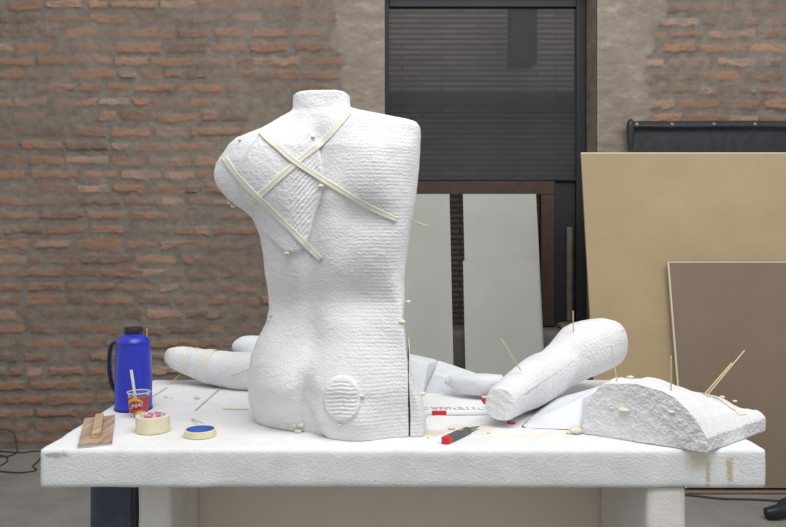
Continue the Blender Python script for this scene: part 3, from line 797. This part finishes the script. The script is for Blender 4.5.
# ================================================================== SKEWERS
def skewer_mesh():
    V, Fc = lathe([(.0001, 0), (.0014, .02), (.0014, .985), (.0011, 1.0)], (0, 0, 0), 8)
    me = bpy.data.meshes.new('bamboo_skewer'); me.from_pydata(V, [], Fc); me.materials.append(WOODS); me.polygons.foreach_set('use_smooth', [True]*len(me.polygons)); return me
SK = bpy.data.objects.new('bamboo_skewer', skewer_mesh())
first = [True]
def skewer(a, b, label, group='bamboo skewers in and around the foam pieces', thick=1.0):
    o = SK if first[0] else SK.copy(); first[0] = False; C.objects.link(o)
    a, b = Vector(a), Vector(b); d = b-a; q_ = d.to_track_quat('Z', 'Y')
    o.location = a; o.rotation_mode = 'QUATERNION'; o.rotation_quaternion = q_; o.scale = (thick*1.3, thick*1.3, d.length)
    tag(o, label, 'skewer', group); return o
yl = 2.48
skewer(P(521, 371, 2.48), P(501, 338.5, 2.48), 'bamboo skewer stuck in lower thick limb, leaning left against grey board')
skewer(P(573.5, 338, 2.76), P(573, 311, 2.76), 'short upright bamboo skewer on top of the raised end of thick limb')
skewer(P(618, 389, 2.25), P(611.5, 345, 2.29), 'bamboo skewer in slab, nearest the raised end of thick limb')
skewer(P(671, 397, 2.17), P(671, 356, 2.17), 'straight upright bamboo skewer in middle of the slab top', thick=1.1)
skewer(P(704, 399, 2.25), P(744.5, 350.5, 2.30), 'longer of two slanting skewers in slab, pointing up right', thick=1.1)
skewer(P(703, 396, 2.27), P(732, 363, 2.31), 'shorter of two slanting skewers in slab, beside the longer one', thick=1.3)
skewer(P(408, 219.5, 2.33), P(429, 226.5, 2.30), 'bamboo skewer tip poking from right edge of torso back')
skewer(T(195, 411.5)+Vector((0, 0, .003)), P(220, 388, 2.92), 'long thin skewer on table, leaning on the taped forearm')
skewer(T(170, 385)+Vector((0, 0, .003)), P(184.5, 370, 3.03), 'short skewer propping the raised tip of taped forearm')
skewer(T(191.5, 420)+Vector((0, 0, .003)), T(203.5, 431)+Vector((0, 0, .0235)), 'short brown stick resting on rim of blue cored tape roll')
skewer(T(223, 410)+Vector((0, 0, .003)), T(249, 410.3)+Vector((0, 0, .003)), 'skewer lying flat on table just left of torso')
skewer(T(150, 399)+Vector((0, 0, .003)), T(167, 388)+Vector((0, 0, .003)), 'skewer lying on table close behind the blue thermos')
c = T(148.5, 405); skewer(c+Vector((0, 0, -.004)), P(146.8, 328.5, c.y-.0), 'upright skewer standing close behind blue thermos')
skewer(P(231, 376, 2.865), P(248.5, 369.8, 2.85), 'short stick lying on side of taped forearm, beside torso')

# ================================================================== THERMOS
BLUE = NT('blue_enamel', .28, .5); BLUE.col(BLUE.ramp(BLUE.noise(6, 3), [(.3, lin((38, 48, 176))), (.7, lin((44, 56, 196)))])); BLUE = BLUE.m
c = Vector((P(133.5, 0, 2.60).x, 2.60, TZ))
th0 = thing('thermos', c, 'blue thermos flask with black lid and handle on the foam table', 'thermos')
r0 = .0605
mesh('body', *lathe([(.01, .001), (r0-.003, .001), (r0, .004), (r0+.0005, .02), (r0, .10), (r0-.003, .19), (r0-.006, .222), (r0-.0062, .224), (r0-.0045, .2245), (r0-.0045, .229), (r0-.0075, .2295), (r0-.011, .237), (r0-.020, .246), (r0-.029, .251), (r0-.030, .256), (.01, .256)], c, 64), BLUE, th0, sharp=40)
mesh('base_ring', *lathe([(r0-.004, 0), (r0+.0025, 0), (r0+.0025, .006), (r0-.002, .008), (r0-.004, 0)], c, 64), plain('dark_blue_plastic', (28, 34, 96), .4, .4), th0)
ld = mesh('lid', *lathe([(.01, .2562), (.030, .2562), (.0315, .259), (.0315, .272), (.029, .277), (.012, .279), (.0001, .279)], c, 40), BLACKP, th0, sharp=40)
hp = [(-.050, .222), (-.066, .224), (-.078, .205), (-.082, .165), (-.080, .120), (-.072, .080), (-.058, .060)]
pp = catmull([(c.x+x, c.y+.0, c.z+z) for x, z in hp], 50)
V, Fc = loft(pp, np.full(50, .011), np.full(50, .006), 20, up=(0, .001, 1) if False else (1, 0, .01), power=3)
mesh('handle', V, Fc, plain('dark_navy_plastic', (30, 34, 60), .4, .4), th0)

# ================================================================== CUP
c = Vector((P(139.3, 0, 2.49).x, 2.485, TZ+.001))
cup = thing('plastic_cup', c, 'clear plastic cup with red printed label in front of the thermos', 'cup')
CL = NT('clear_plastic', .08, .5); CL.b.inputs['Transmission Weight'].default_value = .92; CL.b.inputs['IOR'].default_value = 1.2; CL.col((.97, .98, .98, 1)); CL.b.inputs['Alpha'].default_value = .45; CL = CL.m
rb_, rt_ = .0275, .0345; hc = .080
def rc(z): return rb_+(rt_-rb_)*z/hc
mesh('cup_wall', *lathe([(.001, .002), (rb_-.001, .002), (rc(.01)-.0008, .01), (rt_-.0008, hc-.002), (rt_+.002, hc-.001), (rt_+.002, hc+.001), (rt_-.001, hc+.001), (rt_, hc-.003), (rc(.01), .01), (rb_, 0), (.001, 0)], c, 48), CL, cup)
mesh('rim', *lathe([(rt_, hc-.001), (rt_+.0028, hc-.001), (rt_+.0028, hc+.002), (rt_, hc+.002), (rt_, hc-.001)], c, 48), plain('frosted_rim', (206, 212, 226), .3, .5), cup)
def cup_strip(name, z0, z1, a0, a1, off, mat, parent, wav=None, n=30, k=8):
    V = []
    for i in range(k):
        for j in range(n):
            a = a0+(a1-a0)*j/(n-1); zz = z0+(z1-z0)*i/(k-1)
            if wav: lo_, hi_ = wav(j/(n-1)); zz = lo_+(hi_-lo_)*i/(k-1)
            r = rc(zz)+off; V.append((c.x+r*math.cos(a), c.y+r*math.sin(a), c.z+zz))
    return mesh(name, V, grid_faces(k, n), mat, parent)
lab = cup_strip('label_wrap', .016, .067, -PI, PI, .0004, plain('red_label', (178, 72, 80), .5, .3), cup, n=64)
YEL = plain('yellow_print', (222, 176, 60), .5, .3)
cup_strip('yellow_swoosh', 0, 0, -PI*.90, -PI*.30, .0008, YEL, lab, wav=lambda t: (.036+.022*math.sin(t*PI*.75)**1, .042+.022*math.sin(t*PI*.78)+.004*math.sin(t*PI)))
cup_strip('yellow_swoosh', 0, 0, -PI*.55, -PI*.12, .0008, YEL, lab, wav=lambda t: (.0165, .017+.009*math.sin(t*PI)))
cup_strip('red_drop', 0, 0, -PI*.88, -PI*.35, .0009, plain('dark_red_print', (140, 30, 44), .5, .3), lab, wav=lambda t: (.0255+.006*t, .037+.016*t))
fc = bpy.data.curves.new('cup_lettering', 'FONT'); fc.body = 'UMAI'; fc.size = .019; fc.align_x = 'CENTER'; fc.extrude = 0; fc.shear = .25
tmp = bpy.data.objects.new('tmp_text', fc); C.objects.link(tmp); bpy.context.view_layer.update()
dg = bpy.context.evaluated_depsgraph_get(); tm = bpy.data.meshes.new_from_object(tmp.evaluated_get(dg))
V = []
for v in tm.vertices:
    a = -PI*.53+v.co.x/.031; z = .0345+v.co.y+.28*v.co.x; r = rc(z)+.0014; V.append((c.x+r*math.cos(a), c.y+r*math.sin(a), c.z+z))
Fc = [tuple(p.vertices) for p in tm.polygons]
bpy.data.objects.remove(tmp); bpy.data.meshes.remove(tm)
mesh('lettering', V, Fc, plain('white_print', (236, 232, 228), .5, .3), lab, smooth=False)
# stir stick standing in the cup
a = Vector((c.x-.004, c.y+.004, TZ+.008)); b_ = P(131.2, 370, 2.47)
V, Fc = bar(a, b_, .0085, .003, up=(0, 1, 0)); o = mesh('stir_stick', V, Fc, plain('pale_wood', (236, 234, 224), .7, .2), smooth=False, origin=tuple(a)); tag(o, 'pale flat stir stick standing in the clear cup', 'stick')

# ================================================================== TAPE ROLLS
def roll(name, cx_, Yc_, ro, ri, h, core_mat, label, body_name='tape'):
    c = Vector((P(cx_, 0, Yc_).x, Yc_, TZ+.001)); t = thing(name, c, label, 'tape roll')
    mesh(body_name, *lathe([(ri+.001, 0), (ro-.001, 0), (ro, .001), (ro, h-.001), (ro-.001, h), (ri+.001, h), (ri+.001, 0)], c, 72), TAPE, t, sharp=40)
    mesh('core', *lathe([(ri-.0016, .0002), (ri+.0008, .0002), (ri+.0008, h+.0004), (ri-.0016, h+.0004), (ri-.0016, .0002)], c, 72), core_mat, t, sharp=40)
    return t
CORE = NT('printed_core', .5, .3)
g = CORE.noise(38, 2, .4); CORE.col(CORE.ramp(g, [(.44, lin((222, 216, 230))), (.50, lin((222, 216, 230))), (.53, lin((220, 130, 146))), (.58, lin((214, 120, 138))), (.62, lin((226, 222, 234)))])); CORE = CORE.m
roll('masking_tape_roll', 152.8, 2.31, .0500, .0405, .047, CORE, 'thick cream masking tape roll with pale printed core, before the cup')
roll('masking_tape_roll', 200.2, 2.255, .0460, .0400, .0195, plain('blue_core', (74, 116, 200), .4, .4, var=.25, bs=40), 'narrow cream tape roll with blue core, between thick roll and torso')

# ================================================================== WOODEN FLOAT
def mk_wood(name, c1, c2, st=(60, 6, 60)):
    m = NT(name, .7, .25); n1 = m.noise(1.0, 5, .6, st); m.col(m.ramp(n1, [(.3, lin(c1)), (.65, lin(c2))])); m.bump(n1, .3, .002); return m.m
WF = mk_wood('worn_float_wood', (134, 108, 92), (186, 164, 144))
WH = mk_wood('float_handle_wood', (150, 122, 98), (200, 174, 144))
p = [T(78, 448.5), T(112, 445.5), T(115, 418.5), T(84.5, 422)]
p = [Vector((v.x, v.y, TZ)) for v in p]
fo = thing('wooden_float', (p[0]+p[2])/2, 'wooden plastering float with strip handle on left table corner', 'trowel')
def slab4(q, z0, z1):
    V = [(v.x, v.y, z0) for v in q]+[(v.x, v.y, z1) for v in q]; return V, [(3, 2, 1, 0), (4, 5, 6, 7), (0, 1, 5, 4), (1, 2, 6, 5), (2, 3, 7, 6), (3, 0, 4, 7)]
mesh('sole', *slab4(p, TZ+.001, TZ+.004), plain('pale_sole', (196, 196, 198), .5, .3), fo, smooth=False)
mesh('blade_board', *slab4(p, TZ+.0042, TZ+.012), WF, fo, smooth=False)
h0, h1 = P(96.4, 437, 2.22), P(100.3, 415, 2.42)
za = TZ+.012
V = []; a2, b2 = T(96.2, 433, za+.016), T(99.8, 413.5, za+.016)
Vh, Fh = bar((a2.x, a2.y, za+.008), (b2.x, b2.y, za+.008), .024, .0155)
mesh('handle', Vh, Fh, WH, fo, smooth=False)

# ================================================================== CUTTER KNIFE
k0, k1 = T(444, 444.5), T(478.5, 428.5)
kn = thing('utility_knife', (k0+k1)/2, 'grey utility knife with red end lying on table front', 'knife')
d = (k1-k0).normalized(); s = Vector((-d.y, d.x, 0)); L = (k1-k0).length
def knife_pt(t, w, z): 
    v = k0+d*(L*t)+s*w; return (v.x, v.y, TZ+z)
def plate(name, outline, z0, z1, mat, parent, bev=.0015):
    bm = bmesh.new(); vs = [bm.verts.new(knife_pt(t, w, z0)) for t, w in outline]; f = bm.faces.new(vs)
    r = bmesh.ops.extrude_face_region(bm, geom=[f])
    for v in r['geom']:
        if isinstance(v, bmesh.types.BMVert): v.co.z = TZ+z1
    if bev: bmesh.ops.bevel(bm, geom=bm.edges[:], offset=bev, segments=2, affect='EDGES', profile=.5)
    bm.verts.index_update(); V = [v.co[:] for v in bm.verts]; Fc = [[v.index for v in f.verts] for f in bm.faces]; bm.free()
    return mesh(name, V, Fc, mat, parent, smooth=False)
KG = plain('grey_knife_grip', (98, 100, 102), .5, .4, var=.4, bs=60)
plate('grip', [(.13, -.013), (.13, .013), (.4, .014), (.60, .013), (.70, .009), (.70, -.010), (.5, -.013)], .001, .018, KG, kn)
plate('end_cap', [(.0, -.008), (.0, .008), (.04, .0125), (.135, .0128), (.135, -.0128), (.04, -.0125)], .001, .0185, RED, kn)
plate('blade_holder', [(.69, -.007), (.69, .007), (.86, .006), (.86, -.006)], .004, .012, plain('knife_steel', (150, 152, 154), .3, .5, .7), kn, .001)
plate('blade', [(.85, -.0055), (.85, .0055), (.93, .0055), (1.0, -.0055)], .007, .0085, plain('dark_blade', (96, 98, 100), .3, .5, .7), kn, 0)
plate('slider', [(.42, -.004), (.42, .004), (.52, .004), (.52, -.004)], .018, .023, plain('light_slider', (170, 172, 170), .4, .4), kn, .001)

# ================================================================== CRUMBS
crumbs = [(197, 399, .010, 'round cream foam crumb on table below the taped forearm'), (166, 398, .006, 'small flat foam crumb right of thermos base'), (172, 399, .005, 'tiny foam crumb between thermos and forearm'), (576, 433.5, .018, 'largest cream foam lump, at left foot of the slab'), (569, 434, .008, 'small cream foam bit beside the largest lump'),
          (451.5, 429.5, .009, 'pale foam crumb just above the knife'), (470, 431, .004, 'tiny foam crumb by the knife blade'), (489, 433.5, .005, 'tiny yellowish foam crumb right of the knife'), (298, 433, .009, 'cream foam crumb under left buttock of torso'), (428, 438, .004, 'tiny foam crumb left of the knife')]
for k, (px, py, r, lb) in enumerate(crumbs):
    v = T(px, py); o = lump((v.x, v.y, TZ+r*.55), r, 100+k, 'foam_crumb', None, .65, GLUE if 'white' not in lb else EPS)
    tag(o, lb, 'foam crumb', 'foam crumbs scattered on the table')

# ================================================================== CABLES AND TOOL ON THE FLOOR
def cable(name, pts, r, label, n=160):
    pts = [(p[0], p[1], p[2], r) for p in pts]; V, Fc = tube(pts, n, 8); o = mesh(name, V, Fc, CABLE); tag(o, label, 'cable'); return o
def G(px, py, z=.006): return tuple(T(px, py, z))
cable('floor_cable', [G(640, 493), G(686, 495), G(720, 498.5), G(755, 499.5), G(800, 501.5), G(850, 500)], .006, 'thin black cable running along floor right of the table')
wy = WY-.03
cable('coiled_cable', [tuple(P(-30, 436, wy)), tuple(P(-8, 431, wy)), tuple(P(5, 429.5, wy)), tuple(P(14, 434, wy)), tuple(P(16.5, 443, wy)), G(17, 451), G(8, 456), G(-20, 458)], .004, 'dark cable looping up against brick wall at far left')
cable('coiled_cable', [G(-25, 449.5), G(0, 451), G(20, 452.5), G(34, 451), G(44, 452), G(39, 460), G(33, 466), G(36, 470), G(20, 472.5), G(0, 471), G(-30, 466)], .004, 'dark cable in wide loops on floor at far left')
cable('coiled_cable', [G(-20, 469), G(-2, 466), G(7, 461), G(5, 456), G(-10, 454)], .0035, 'short dark cable curl inside the wide floor loops')
tl = thing('hand_tool', T(775, 518, 0), 'black handled tool lying on floor at lower right', 'tool')
y = 3.86
pts = [P(766, 514.5, y), P(775, 512, y), P(787, 509, y+.02), P(815, 503.5, y+.06)]
q_ = catmull([(v.x, v.y, max(v.z, .032), r) for v, r in zip(pts, (.026, .030, .031, .030))], 40)
V, Fc = loft(q_[:, :3], q_[:, 3], q_[:, 3], 24, power=2.8, dome=.012); mesh('handle', V, Fc, BLACKP, tl)
pts = [P(781, 506.5, y+.05), P(786, 501.5, y+.08), P(800, 497, y+.12)]
q_ = catmull([(v.x, v.y, max(v.z, .05), .022) for v in pts], 24); V, Fc = loft(q_[:, :3], q_[:, 3], q_[:, 3]*.8, 20, power=2.4, dome=.01); mesh('trigger', V, Fc, BLACKP, tl)

# ================================================================== LIGHT AND CAMERA
w = bpy.data.worlds.new('overcast_sky'); bpy.context.scene.world = w; w.use_nodes = True
bg = w.node_tree.nodes['Background']; bg.inputs[0].default_value = (.96, .98, 1.0, 1); bg.inputs[1].default_value = .58
def area(name, loc, size, size_y, energy, target, colr=(1, 1, 1)):
    l = bpy.data.lights.new(name, 'AREA'); l.shape = 'RECTANGLE'; l.size = size; l.size_y = size_y; l.energy = energy; l.color = colr
    o = bpy.data.objects.new(name, l); C.objects.link(o); o.location = loc
    o.rotation_euler = (Vector(target)-Vector(loc)).to_track_quat('-Z', 'Y').to_euler(); return o
area('overhead_fill', (.8, 1.0, 4.9), 4.6, 2.6, 205, (.2, 3.2, 1.0), (1, .99, .97))  # unseen area lamp, added overhead as soft daylight fill
cam = bpy.data.cameras.new('camera'); co_ = bpy.data.objects.new('camera', cam); C.objects.link(co_)
co_.location = (0, 0, CZ); co_.rotation_euler = (PI/2, 0, 0)
cam.sensor_width = 36; cam.lens = F/786*36; cam.shift_y = -31.5/786; cam.clip_end = 100
bpy.context.scene.camera = co_
s = bpy.context.scene
s.view_settings.view_transform = 'Standard'; s.view_settings.look = 'None'; s.view_settings.gamma = 1; s.view_settings.use_curve_mapping = False; s.view_settings.exposure = 0
